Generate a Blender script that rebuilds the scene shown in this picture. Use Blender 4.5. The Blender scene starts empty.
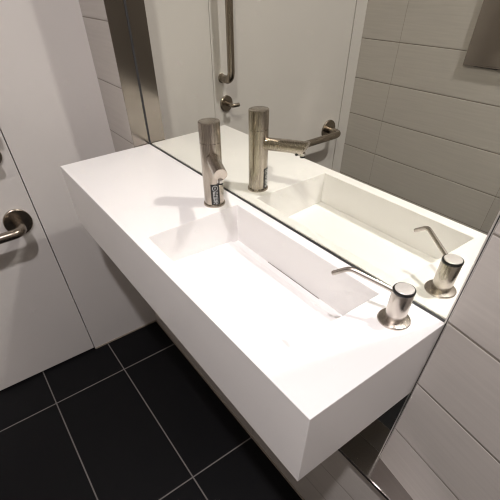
import bpy, bmesh, math, random
from mathutils import Vector, Matrix
random.seed(3)
S = bpy.context.scene
COL = S.collection
ZC = 0.85                                   # counter top above the floor

# ------------------------------------------------------------------ helpers
def link(name, bm, mat, parent=None, loc=(0, 0, 0), smooth=False, bevel=0.0, seg=2):
    me = bpy.data.meshes.new(name)
    bmesh.ops.recalc_face_normals(bm, faces=bm.faces)
    bm.to_mesh(me); bm.free()
    mats = mat if isinstance(mat, (list, tuple)) else [mat]
    for m in mats: me.materials.append(m)
    if smooth:
        me.polygons.foreach_set('use_smooth', [True] * len(me.polygons))
        me.set_sharp_from_angle(angle=math.radians(38))
    o = bpy.data.objects.new(name, me); COL.objects.link(o)
    o.location = loc
    if parent: o.parent = parent
    if bevel:
        b = o.modifiers.new('bevel', 'BEVEL'); b.width = bevel; b.segments = seg
        b.limit_method = 'ANGLE'; b.angle_limit = math.radians(40)
        b.harden_normals = False
    return o

def thing(name, label, cat, loc=(0, 0, 0), rotz=0, group=None):
    o = bpy.data.objects.new(name, None); COL.objects.link(o)
    o.location = loc; o.rotation_euler = (0, 0, rotz); o.empty_display_size = .05
    tag(o, label, cat, group); return o

def tag(o, label, cat, group=None):
    o['label'] = label; o['category'] = cat
    if group: o['group'] = group

def struct(name, bm, mat, label=None, **k):
    o = link(name, bm, mat, **k)
    o['kind'] = 'structure'
    if label: o['label'] = label
    return o

def add_box(bm, x0, x1, y0, y1, z0, z1, mi=0):
    v = [bm.verts.new(p) for p in ((x0,y0,z0),(x1,y0,z0),(x1,y1,z0),(x0,y1,z0),(x0,y0,z1),(x1,y0,z1),(x1,y1,z1),(x0,y1,z1))]
    for f in ((3,2,1,0),(4,5,6,7),(0,1,5,4),(1,2,6,5),(2,3,7,6),(3,0,4,7)):
        bm.faces.new([v[i] for i in f]).material_index = mi
    return bm
def box(*a): return add_box(bmesh.new(), *a)

def add_lathe(bm, prof, n=48, M=Matrix.Identity(4), mi=0):
    """prof: (radius, height) from bottom to top, closed with caps at the ends"""
    rings = []
    for r, z in prof:
        if r < 1e-6: rings.append([bm.verts.new(M @ Vector((0, 0, z)))])
        else: rings.append([bm.verts.new(M @ Vector((r*math.cos(2*math.pi*i/n), r*math.sin(2*math.pi*i/n), z))) for i in range(n)])
    for a, b in zip(rings, rings[1:]):
        for i in range(n):
            j = (i+1) % n
            q = [a[i % len(a)], a[j % len(a)], b[j % len(b)], b[i % len(b)]]
            q = list(dict.fromkeys(q))
            if len(q) > 2: bm.faces.new(q).material_index = mi
    for r in (rings[0], rings[-1]):
        if len(r) > 2: bm.faces.new(r).material_index = mi
    return bm
def lathe(prof, n=48, M=Matrix.Identity(4)): return add_lathe(bmesh.new(), prof, n, M)

def fillet(pts, rad, steps=10):
    pts = [Vector(p) for p in pts]; out = [pts[0]]
    for a, b, c in zip(pts, pts[1:], pts[2:]):
        u = (a-b).normalized(); w = (c-b).normalized()
        ang = u.angle(w); d = min(rad/math.tan(ang/2), (a-b).length*.49, (c-b).length*.49)
        p, q = b+u*d, b+w*d
        for i in range(steps+1):
            t = i/steps
            out.append((1-t)**2*p + 2*t*(1-t)*b + t*t*q)
    out.append(pts[-1]); return out

def tube(pts, r, n=20, bm=None):
    bm = bm or bmesh.new(); pts = [Vector(p) for p in pts]
    t0 = (pts[1]-pts[0]).normalized()
    up = Vector((0, 0, 1)) if abs(t0.z) < .9 else Vector((1, 0, 0))
    nrm = t0.cross(up).normalized(); rings = []
    for i, p in enumerate(pts):
        t = (pts[min(i+1, len(pts)-1)] - pts[max(i-1, 0)]).normalized()
        nrm = (nrm - t*nrm.dot(t)).normalized(); b = t.cross(nrm)
        rr = r[i] if isinstance(r, (list, tuple)) else r
        rings.append([bm.verts.new(p + (nrm*math.cos(2*math.pi*k/n) + b*math.sin(2*math.pi*k/n))*rr) for k in range(n)])
    for a, b in zip(rings, rings[1:]):
        for k in range(n):
            j = (k+1) % n; bm.faces.new((a[k], a[j], b[j], b[k]))
    bm.faces.new(rings[0]); bm.faces.new(rings[-1])
    return bm

def axis(p, d):
    """matrix taking local +z to direction d at p"""
    return Matrix.Translation(Vector(p)) @ Vector(d).to_track_quat('Z', 'Y').to_matrix().to_4x4()

# ---------------------------------------------------------------- materials
def mat(name, col, rough=.5, metal=0., spec=.5, aniso=0.):
    m = bpy.data.materials.new(name); m.use_nodes = True
    b = m.node_tree.nodes['Principled BSDF']
    b.inputs['Base Color'].default_value = (*col, 1); b.inputs['Roughness'].default_value = rough
    b.inputs['Metallic'].default_value = metal; b.inputs['Specular IOR Level'].default_value = spec
    b.inputs['Anisotropic'].default_value = aniso
    return m
def N(m, t, **k):
    n = m.node_tree.nodes.new(t)
    for a, v in k.items(): setattr(n, a, v)
    return n
def L(m, a, b): m.node_tree.links.new(a, b)
def math_n(m, op, a, b=None):
    n = N(m, 'ShaderNodeMath', operation=op)
    for i, v in enumerate((a, b)):
        if v is None: continue
        if isinstance(v, (int, float)): n.inputs[i].default_value = v
        else: L(m, v, n.inputs[i])
    return n.outputs[0]

def grid_tile(name, col, grout, px, py, ox, oy, au, av, gw, rough, streak=0., spec=.5, bump=.4, vthin=0.):
    """rectangular tiles, pitch px x py, on object axes au, av; streaks run along au"""
    m = mat(name, col, rough, spec=spec); b = m.node_tree.nodes['Principled BSDF']
    tc = N(m, 'ShaderNodeTexCoord'); sp = N(m, 'ShaderNodeSeparateXYZ'); L(m, tc.outputs['Object'], sp.inputs[0])
    def edge(ax, pitch, off):
        u = math_n(m, 'SUBTRACT', sp.outputs[ax], off)
        u = math_n(m, 'DIVIDE', u, pitch)
        u = math_n(m, 'FRACT', math_n(m, 'ADD', u, 100.))
        d = math_n(m, 'MINIMUM', u, math_n(m, 'SUBTRACT', 1., u))
        return math_n(m, 'MULTIPLY', d, pitch)
    d = math_n(m, 'MINIMUM', math_n(m, 'ADD', edge(au, px, ox), vthin), edge(av, py, oy))
    mr = N(m, 'ShaderNodeMapRange', interpolation_type='SMOOTHSTEP'); L(m, d, mr.inputs[0])
    mr.inputs[1].default_value = gw*.4; mr.inputs[2].default_value = gw*.62
    mp = N(m, 'ShaderNodeMapping'); L(m, tc.outputs['Object'], mp.inputs[0])
    sc = [1., 1., 1.]; sc[au] = 7.; sc[av] = 170.; mp.inputs['Scale'].default_value = sc
    nz = N(m, 'ShaderNodeTexNoise'); nz.inputs['Scale'].default_value = 1.; nz.inputs['Detail'].default_value = 3.
    L(m, mp.outputs[0], nz.inputs['Vector'])
    cr = N(m, 'ShaderNodeMix', data_type='RGBA')
    cr.inputs['A'].default_value = (*[c*(1-streak) for c in col], 1); cr.inputs['B'].default_value = (*[min(1, c*(1+streak)) for c in col], 1)
    L(m, nz.outputs['Fac'], cr.inputs['Factor'])
    mx = N(m, 'ShaderNodeMix', data_type='RGBA'); mx.inputs['A'].default_value = (*grout, 1)
    L(m, mr.outputs[0], mx.inputs['Factor']); L(m, cr.outputs['Result'], mx.inputs['B'])
    L(m, mx.outputs['Result'], b.inputs['Base Color'])
    mr2 = N(m, 'ShaderNodeMapRange', interpolation_type='SMOOTHSTEP'); L(m, d, mr2.inputs[0])
    mr2.inputs[1].default_value = gw*.3; mr2.inputs[2].default_value = gw*1.3
    bp = N(m, 'ShaderNodeBump'); bp.inputs['Strength'].default_value = bump; bp.inputs['Distance'].default_value = .002
    hh = math_n(m, 'ADD', mr2.outputs[0], math_n(m, 'MULTIPLY', nz.outputs['Fac'], .03 if streak else .0))
    L(m, hh, bp.inputs['Height']); L(m, bp.outputs[0], b.inputs['Normal'])
    return m

def brushed(name, col, rough, along=2, aniso=.0, amt=.08):
    m = mat(name, col, rough, 1., aniso=aniso); b = m.node_tree.nodes['Principled BSDF']
    tc = N(m, 'ShaderNodeTexCoord'); mp = N(m, 'ShaderNodeMapping'); L(m, tc.outputs['Object'], mp.inputs[0])
    sc = [900., 900., 900.]; sc[along] = 12.; mp.inputs['Scale'].default_value = sc
    nz = N(m, 'ShaderNodeTexNoise'); nz.inputs['Scale'].default_value = 1.; nz.inputs['Detail'].default_value = 2.
    L(m, mp.outputs[0], nz.inputs['Vector'])
    mr = N(m, 'ShaderNodeMapRange'); L(m, nz.outputs['Fac'], mr.inputs[0])
    mr.inputs[3].default_value = rough-amt; mr.inputs[4].default_value = rough+amt
    L(m, mr.outputs[0], b.inputs['Roughness'])
    return m

TH, TL = .142, .572
TILE = (.50, .468, .435); GROUT = (.22, .195, .165)
M = {}
M['tile_xz'] = grid_tile('beige_wall_tile', TILE, GROUT, TL, TH, -.963, .004, 0, 2, .0024, .45, .10, .4)
M['tile_front'] = grid_tile('beige_wall_tile_opposite', TILE, GROUT, TL, TH, -.9665, -.007, 0, 2, .0026, .45, .10, .4, vthin=.0008)
M['tile_ang'] = grid_tile('beige_wall_tile_angled', TILE, GROUT, TL, TH, .46, .005, 0, 2, .0023, .45, .10, .4)
M['tile_yz'] = grid_tile('beige_wall_tile_end', TILE, GROUT, TL, TH, 0, 0, 1, 2, .0026, .45, .10, .4)
M['floor'] = grid_tile('black_floor_tile', (.003, .003, .0037), (.16, .15, .14), TL, .286, -.968, -.297, 0, 1, .0042, .5, .15, .16, .25)
M['panel'] = mat('white_laminate', (.61, .58, .555), .42, spec=.4)
M['door'] = mat('door_laminate', (.61, .58, .555), .40, spec=.4)
M['gap'] = mat('dark_gap', (.10, .09, .08), .8)
M['ceiling'] = mat('white_ceiling', (.75, .73, .70), .8)
M['solid'] = mat('white_solid_surface', (.80, .783, .77), .35, spec=.45)
M['steel_v'] = brushed('brushed_steel_upright', (.36, .325, .29), .15, 2, amt=.03)
M['steel_h'] = brushed('brushed_steel_level', (.36, .33, .31), .12, 0, amt=.03)
M['nickel'] = brushed('brushed_nickel', (.47, .42, .36), .27, 2, amt=.015)
M['slit'] = mat('shaded_slit', (.16, .14, .125), .6)
M['nickel_soap'] = brushed('brushed_steel_pump', (.58, .535, .49), .26, 2, amt=.015)
M['button'] = mat('satin_steel_button', (.80, .77, .75), .5, 1.)
M['bronze'] = mat('dark_satin_steel', (.33, .285, .235), .27, 1.)
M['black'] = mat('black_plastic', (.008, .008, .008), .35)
M['white_ink'] = mat('white_ink', (.75, .75, .75), .5)
M['chrome'] = mat('bright_edge', (.75, .73, .70), .15, 1.)
M['alu'] = mat('pale_aluminium', (.72, .70, .66), .45, 1.)
M['seal'] = mat('dark_sealant', (.035, .035, .04), .45)
M['seal_light'] = mat('beige_sealant', (.30, .26, .21), .6)
M['mirror'] = mat('mirror_silvering', (.88, .89, .81), .0, 1.)
M['mirror_edge'] = mat('mirror_edge_green', (.02, .03, .03), .2)
lm = mat('lamp_diffuser', (.9, .9, .9), .4); b = lm.node_tree.nodes['Principled BSDF']
b.inputs['Emission Color'].default_value = (1, .95, .89, 1); b.inputs['Emission Strength'].default_value = 6.
M['diffuser'] = lm

# --------------------------------------------------------------- room shell
XL, XR, YF, YB, H = -1.157, 2.2, -1.111, -.05, 2.55
ANG = .1735; AX, AY = .0054, -.009                     # wall right of the mirror leaves it at an angle
XN = -.9685                                            # left side of the mirror niche
ZN = .45                                              # foot of the niche
struct('floor', box(XL-.1, XR+.1, YF-.1, .12, -.05, 0), M['floor'])
struct('ceiling', box(XL-.1, XR+.1, YF-.1, .12, H, H+.05), M['ceiling'])
# back wall: left strip, low part under the niche, core behind the mirror
bm = bmesh.new()
add_box(bm, XL-.1, XN-.003, YB, .12, 0, H)
add_box(bm, XN-.003, AX+.26, YB, .12, 0, ZN-.003)
add_box(bm, XN-.003, AX, .006, .12, ZN-.003, H)
add_box(bm, XN-.003, AX, YB, .006, 2.2, H)
struct('wall_back', bm, M['tile_xz'], 'beige tiled wall around and under the recessed mirror')
# angled wall
bm = box(0, 2.4, 0, .12, 0, H)
o = struct('wall_right', bm, M['tile_ang'], 'beige tiled wall beside the right end of the counter', loc=(AX, AY, 0))
o.rotation_euler = (0, 0, -ANG)
struct('wall_front', box(XL-.1, XR+.1, YF-.1, YF, 0, H), M['tile_front'], 'beige tiled wall seen in the mirror')
struct('trim_8', box(XN, XN+.0018, -.0026, -.0002, ZN, 2.2), M['seal'], 'dark seam between the steel return and the mirror')
struct('wall_far', box(XR, XR+.1, YF, .1, 0, H), M['tile_yz'])
# left wall: smooth panel with a door opening
DY0, DY1, DZ = -1.048, -.354, 2.10
bm = bmesh.new()
add_box(bm, XL-.1, XL, DY1, YB, 0, H)
add_box(bm, XL-.1, XL, YF, DY0, 0, H)
add_box(bm, XL-.1, XL, DY0, DY1, DZ, H)
struct('wall_left', bm, M['panel'], 'smooth pale wall panel at the left end of the counter')
door = struct('door_1', box(XL-.045, XL-.0015, DY0+.003, DY1-.0028, .009, DZ-.003), M['door'], 'flush pale door with grab bars', bevel=.001)
bm = bmesh.new()
add_box(bm, XL-.099, XL-.05, DY0+.0005, DY1-.0005, 0, DZ-.0005)
struct('trim_1', bm, M['gap'], 'dark rebate behind the door leaf')
# mirror niche lining: upright steel return, steel ledge with bright lip, right edge strip
struct('trim_2', box(XN-.003, XN, YB-.001, .004, ZN, 2.2), M['steel_v'], 'brushed steel return at the left edge of the mirror', bevel=.0006)
bm = bmesh.new()
add_box(bm, XN, .315, YB-.012, 0, ZN-.003, ZN)
add_box(bm, XN, .315, YB-.0135, YB-.012, ZN-.010, ZN)
struct('trim_3', bm, M['steel_h'], 'brushed steel ledge under the mirror', bevel=.0005)
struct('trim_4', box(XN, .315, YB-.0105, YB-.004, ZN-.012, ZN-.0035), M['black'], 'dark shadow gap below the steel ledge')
struct('trim_9', box(XN, .315, YB-.0035, YB, ZN-.0150, ZN-.0124), M['alu'], 'thin pale edge of the tiling below the ledge')
struct('trim_5', box(.0002, .0021, -.0075, -.0002, ZN, 2.2), M['alu'], 'thin pale strip on the right edge of the mirror')
struct('trim_6', box(.0021, .0040, -.0065, -.0002, ZN, 2.2), M['black'], 'dark joint between the mirror and the tiled wall')
struct('trim_10', box(.0040, .0048, -.0085, -.0002, ZN, 2.2), M['alu'], 'pale edge bead of the tiling beside the mirror')
struct('baseboard_back', box(XL+.004, .26, YB-.004, YB, 0, .008), M['seal_light'])
struct('baseboard_left', box(XL, XL+.004, DY1, YB, 0, .006), M['seal_light'])
struct('baseboard_front', box(XL, XR, YF, YF+.004, 0, .006), M['seal_light'])

# ------------------------------------------------------------------- mirror
bm = box(XN+.0002, .0002, 0, .006, ZN+.0005, 2.199)
for f in bm.faces:
    f.material_index = 0 if f.normal.y < -.5 or abs(f.calc_center_median().y) < 1e-5 else 1
mi = link('mirror', bm, [M['mirror'], M['mirror_edge']])
tag(mi, 'large frameless wall mirror behind the white washbasin counter', 'mirror')

# ------------------------------------------------------ washbasin counter
CX0, CX1, CY0, CY1, CH = -.9655, .0012, -.2695, -.0044, .168
BX0, BX1, BY0, BY1 = -.4825, -.0985, -.2415, -.0265
wb = thing('washbasin_counter', 'long white solid-surface washbasin counter with sunken rectangular basin', 'washbasin', (CX0, CY0, ZC-CH))
off = Vector((CX0, CY0, ZC-CH))
def rel(bm, o=off):
    bmesh.ops.translate(bm, verts=bm.verts, vec=-o); return bm
bm = bmesh.new()                                      # one shell: top with a hole, four sides, underside
xs = [CX0, BX0, BX1, CX1]; ys = [CY0, BY0, BY1, CY1]
V = {(i, j): bm.verts.new((xs[i], ys[j], ZC)) for i in range(4) for j in range(4)}
for i in range(3):
    for j in range(3):
        if (i, j) != (1, 1): bm.faces.new((V[i,j], V[i+1,j], V[i+1,j+1], V[i,j+1]))
W = {(i, j): bm.verts.new((xs[i], ys[j], ZC-CH)) for i in range(4) for j in range(4) if i in (0, 3) or j in (0, 3)}
loop = [(i, 0) for i in range(4)] + [(3, j) for j in (1, 2, 3)] + [(i, 3) for i in (2, 1, 0)] + [(0, j) for j in (2, 1)]
for a, b in zip(loop, loop[1:] + loop[:1]): bm.faces.new((W[a], W[b], V[b], V[a]))
bm.faces.new([W[p] for p in loop])
# rim lip of the hole
hl = [(1,1),(2,1),(2,2),(1,2)]
lip = {p: bm.verts.new((xs[p[0]], ys[p[1]], ZC-.012)) for p in hl}
for a, b in zip(hl, hl[1:]+hl[:1]): bm.faces.new((V[a], V[b], lip[b], lip[a]))
ct = link('countertop', rel(bm), M['solid'], wb, bevel=.0012)
# bowl: four walls and a shallow trough along the back
bm = bmesh.new(); zt, zb = ZC-.012, ZC-.096
T = [bm.verts.new((x, y, zt)) for x, y in ((BX0,BY0),(BX1,BY0),(BX1,BY1),(BX0,BY1))]
B = [bm.verts.new((x, y, zb)) for x, y in ((BX0,BY0),(BX1,BY0),(BX1,BY1),(BX0,BY1))]
for i in range(4): bm.faces.new((T[i], T[(i+1)%4], B[(i+1)%4], B[i]))
bm.faces.new(B)
link('basin', rel(bm), M['solid'], wb)
# sloping floor plate, stops short of the back wall
bm = bmesh.new()
yb = BY1-.0185
pts = [(BX0+.0004, BY0+.0004, ZC-.0735), (BX1-.0004, BY0+.0004, ZC-.0735), (BX1-.0004, yb, ZC-.0835), (BX0+.0004, yb, ZC-.0835)]
t = [bm.verts.new(p) for p in pts]; u = [bm.verts.new((p[0], p[1], ZC-.0945)) for p in pts]
bm.faces.new(t); bm.faces.new(u)
for i in range(4): bm.faces.new((t[i], t[(i+1)%4], u[(i+1)%4], u[i]))
link('basin_floor', rel(bm), M['solid'], wb, bevel=.002)
# trough floor and the dark drain slit at the foot of the back wall
bm = box(BX0+.0004, BX1-.0004, yb+.0002, BY1-.0002, ZC-.0945, ZC-.0885)
link('trough', rel(bm), M['solid'], wb)
dr = link('drain_slit', rel(box(-.37, -.215, BY1-.0016, BY1-.0004, ZC-.09, ZC-.0879)), M['slit'], wb)
dr['label'] = 'narrow dark drain slit'
struct('trim_7', box(CX0, CX1, CY1+.0002, -.0003, ZC-.03, ZC-.0022), M['seal'], 'dark joint between the counter and the mirror')
# concealed wall brackets that carry the counter
for bx in (-.80, -.45):
    link('wall_bracket', rel(box(bx-.02, bx+.02, YB-.11, YB, ZC-CH-.03, ZC-CH)), M['steel_h'], wb, bevel=.002)

# ------------------------------------------------------------------- faucet
FX, FY = -.5203, -.0605
fa = thing('faucet', 'brushed nickel cylindrical sensor faucet standing behind the basin corner', 'faucet', (FX, FY, ZC))
link('base_flange', lathe([(.0205,0),(.0235,0),(.0239,.0012),(.0239,.003),(.0230,.0042),(.0208,.0045)]), M['nickel'], fa, smooth=True)
bm = lathe([(.0211,.0045),(.0213,.006),(.0213,.1292),(.0202,.1298),(.0202,.1308),(.0213,.1314),(.0213,.1648),(.0211,.1662),(.0203,.1668),(0,.1668)], 64)
link('body', bm, M['nickel'], fa, smooth=True)
sa = math.radians(-23.8); sd = Vector((math.cos(sa), math.sin(sa), 0))
SL, SR, SZ, TZ = .111, .0128, .1005, .1065
bm = bmesh.new(); n = 40                              # spout, end cut on a slant
side = Vector((-sd.y, sd.x, 0)); ring0, ring1 = [], []
for k in range(n):
    a = 2*math.pi*k/n; off2 = side*math.cos(a)*SR + Vector((0, 0, math.sin(a)*SR))
    ring0.append(bm.verts.new(sd*.012 + Vector((0,0,SZ+.001)) + off2))
    ring1.append(bm.verts.new(sd*(SL + .0058*math.sin(a)) + Vector((0,0,TZ)) + off2))
for k in range(n): bm.faces.new((ring0[k], ring0[(k+1)%n], ring1[(k+1)%n], ring1[k]))
bm.faces.new(ring0); bm.faces.new(ring1)
spo = link('spout', bm, M['nickel'], fa, smooth=True, bevel=.0007)
ap = sd*(SL-.0075) + Vector((0,0,TZ-.0135))
ae = link('aerator', lathe([(.0052,-.0030),(.0060,-.0024),(.0060,.003)], 24, Matrix.Translation(ap)), M['chrome'], spo, smooth=True)
link('aerator_mouth', lathe([(.0048,-.0062),(.0056,-.0056),(.0056,-.0026)], 24, Matrix.Translation(ap)), M['black'], spo)
sp_ = sd*(SL-.021) + Vector((0,0,TZ-.0145))
link('sensor_eye', lathe([(.0024,-.0036),(.0030,-.003),(.0030,.001)], 16, Matrix.Translation(sp_)), M['black'], spo)
# black sticker wrapped round the body below the spout
def wrap(name, a0, a1, z0, z1, r, m, parent, th=.0003, nseg=10):
    bm = bmesh.new(); P = []
    for i in range(nseg+1):
        a = a0 + (a1-a0)*i/nseg
        P.append([bm.verts.new((math.cos(a)*rr, math.sin(a)*rr, z)) for rr, z in ((r,z0),(r,z1),(r+th,z1),(r+th,z0))])
    for p, q in zip(P, P[1:]):
        for k in range(4): bm.faces.new((p[k], p[(k+1)%4], q[(k+1)%4], q[k]))
    bm.faces.new(P[0]); bm.faces.new(P[-1])
    return link(name, bm, m, parent)
sc_ = math.radians(-23)
st = wrap('sticker', sc_-.44, sc_+.44, .006, .051, .0213, M['black'], fa); st['label'] = 'black instruction sticker with white marks'
bm = bmesh.new()
RS = .0213 + .00045
def onbody(u, z, lift=0):                             # u metres round the body
    a = sc_ + u/.0213; return Vector((math.cos(a)*(RS+lift), math.sin(a)*(RS+lift), z))
tube([onbody(.0055*math.cos(t*math.pi/14), .0425+.0055*math.sin(t*math.pi/14)) for t in range(29)], .00042, 6, bm)
tube([onbody(-.0018, .0408), onbody(0, .0452), onbody(.0018, .0408)], .00042, 6, bm)
for u, zz in ((-.0028, .0345), (.0028, .0345)):       # two columns of small white strokes, too small to read
    z = zz
    while z > .0095:
        h = random.choice((.0014, .0020, .0026)); w = random.choice((.0016, .0019, .0022))
        tube([onbody(u-w, z), onbody(u+w, z)], .00032, 6, bm)
        if random.random() < .75: tube([onbody(u-w+.0003, z), onbody(u-w+.0003, z-h)], .0003, 6, bm)
        if random.random() < .5: tube([onbody(u+w-.0003, z), onbody(u+w-.0003, z-h)], .0003, 6, bm)
        z -= h + .0007
link('printed_mark', bm, M['white_ink'], st)

# ----------------------------------------------------------- soap dispenser
SX, SY = -.0478, -.0567
so = thing('soap_dispenser', 'short brushed steel pump soap dispenser with long thin spout', 'soap dispenser', (SX, SY, ZC))
link('base_flange', lathe([(.0228,0),(.0236,.0006),(.0236,.0022),(.0226,.0034),(.0170,.0046),(.0145,.0050),(.0138,.0050)]), M['nickel_soap'], so, smooth=True)
link('body', lathe([(.0142,.0046),(.0146,.0056),(.0149,.0522),(.0145,.0530),(.0100,.0530)]), M['nickel_soap'], so, smooth=True)
link('collar', lathe([(.0115,.0526),(.0147,.0528),(.0152,.0540),(.0152,.0562),(.0147,.0571),(.0128,.0571)]), M['black'], so, smooth=True)['label'] = 'black ring'
link('button', lathe([(.0118,.0560),(.0131,.0564),(.0131,.0577),(.0126,.0582),(0,.0585)]), M['button'], so, smooth=True)
pts = fillet([(-.008,-.0056,.0500), (-.0690,-.0338,.0668), (-.0910,-.0411,.0490)], .016, 12)
link('spout', tube(pts, .0036, 20), M['nickel_soap'], so, smooth=True, bevel=.0004)

# ------------------------------------------------------------- door fittings
def rosette(p, r, t, m, parent):
    return link('rosette', lathe([(r*.98,0),(r,.001),(r,t-.0015),(r*.96,t),(0,t)], 40, axis(p, (1,0,0))), m, parent, smooth=True)
XD = XL-.0015
# level grab bar
ZB = ZC-.1985; ya, yb2 = -.418, -.978; BO = .079; br = .0145
gb = thing('grab_bar', 'level dark steel grab bar across the door, bent to a round rosette at each end', 'grab bar', (XD, ya, ZB))
link('bar', tube(fillet([(.004,0,0),(BO,0,0),(BO,yb2-ya,0),(.004,yb2-ya,0)], .036, 14), br, 24), M['bronze'], gb, smooth=True)
rosette((0,0,0), .0425, .0075, M['bronze'], gb); rosette((0,yb2-ya,0), .0425, .0075, M['bronze'], gb)
# upright pull bar
zv0, zv1 = ZC+.088, ZC+.088+.62; vb = thing('pull_bar', 'upright dark steel bar above the door lock, seen in the mirror', 'grab bar', (XD, -.392, zv0))
link('bar', tube(fillet([(.0,0,0),(.062,0,0),(.062,0,.62),(.0,0,.62)], .03, 12), .0125, 24), M['bronze'], vb, smooth=True)
for z in (0, .62): link('foot', lathe([(.0145,0),(.0145,.004),(.0128,.005)], 24, axis((0,0,z), (1,0,0))), M['bronze'], vb, smooth=True)
# thumb-turn lock, part of the door
zl = ZC+.0055; yl = -.4065
hd = link('door_handle', lathe([(.026,0),(.0265,.001),(.0265,.006),(.025,.0075),(0,.0075)], 40, axis((XD, yl, zl), (1,0,0))), M['bronze'], door, smooth=True)
link('door_lock_knob', tube(fillet([(XD+.005, yl, zl),(XD+.046, yl, zl),(XD+.047, yl-.026, zl)], .008, 8), .0066, 16), M['bronze'], hd, smooth=True)

# ----------------------------------------- steel dispenser on the far wall
dw = thing('paper_towel_dispenser', 'flat brushed steel towel dispenser on the tiled wall, seen top right in the mirror', 'dispenser', (-.532, YF, ZC+.098))
link('frame', box(-.15, .15, 0, .011, 0, .62), M['steel_v'], dw, bevel=.002)
link('door_panel', box(-.146, .146, .011, .0135, .006, .612), M['steel_v'], dw, bevel=.001)
link('paper_slot', box(-.11, .11, .003, .009, -.0006, .004), M['black'], dw)
link('lock', lathe([(.008,0),(.008,.002),(.006,.003),(0,.003)], 20, axis((0, .0135, .57), (0,1,0))), M['chrome'], dw, smooth=True)

# -------------------------------------------------------------------- light
LX, LY = .22, -.71
cl = thing('ceiling_light', 'round recessed ceiling downlight above the right end of the counter', 'ceiling light', (LX, LY, H))
link('ring', lathe([(.055,-.004),(.085,-.004),(.088,-.001),(.088,0),(.055,0),(.055,-.004)], 48), M['chrome'], cl, smooth=True)
link('diffuser', lathe([(0,-.0015),(.0545,-.0015),(.0545,0),(0,0)], 48), M['diffuser'], cl)
ld = bpy.data.lights.new('downlight', 'AREA'); ld.shape = 'DISK'; ld.size = .10; ld.energy = 23.5; ld.color = (1, .952, .968); ld.spread = math.radians(150)
lo = bpy.data.objects.new('downlight', ld); COL.objects.link(lo); lo.parent = cl; lo.location = (0, 0, -.006)

w = bpy.data.worlds.new('World'); S.world = w; w.use_nodes = True
w.node_tree.nodes['Background'].inputs[0].default_value = (0, 0, 0, 1)

# ------------------------------------------------------------------- camera
R = [[0.5791544413214879, 0.8146732502364579, -0.029793093944084147],
     [0.5512160171884566, -0.41826391055041023, -0.7219530480065679],
     [-0.6006172121180766, 0.4016998835950095, -0.6913003457450788]]
cd = bpy.data.cameras.new('camera'); cam = bpy.data.objects.new('camera', cd); COL.objects.link(cam)
rx, dn, fw = (Vector(r) for r in R)
cam.matrix_world = Matrix(((rx.x, -dn.x, -fw.x, .1474), (rx.y, -dn.y, -fw.y, -.4648), (rx.z, -dn.z, -fw.z, .3824+ZC), (0, 0, 0, 1)))
cd.sensor_width = 36; cd.sensor_fit = 'HORIZONTAL'; cd.lens = 36*373.96/500
cd.shift_x = (250-235.39)/500; cd.shift_y = (321.04-250)/500        # the photograph is an off-centre crop
cd.clip_start = .01
S.camera = cam

# ---------------------------------------------------------------- rendering
S.view_settings.view_transform = 'Standard'; S.view_settings.look = 'None'
S.view_settings.exposure = 0.0; S.view_settings.gamma = 1.0; S.view_settings.use_curve_mapping = False
S.cycles.max_bounces = 12; S.cycles.diffuse_bounces = 6; S.cycles.glossy_bounces = 8
S.cycles.caustics_reflective = True; S.cycles.blur_glossy = 0.0
S.cycles.sample_clamp_indirect = 0.0
S.cycles.use_denoising = True
S.cycles.use_guiding = True
S.cycles.filter_width = 1.15
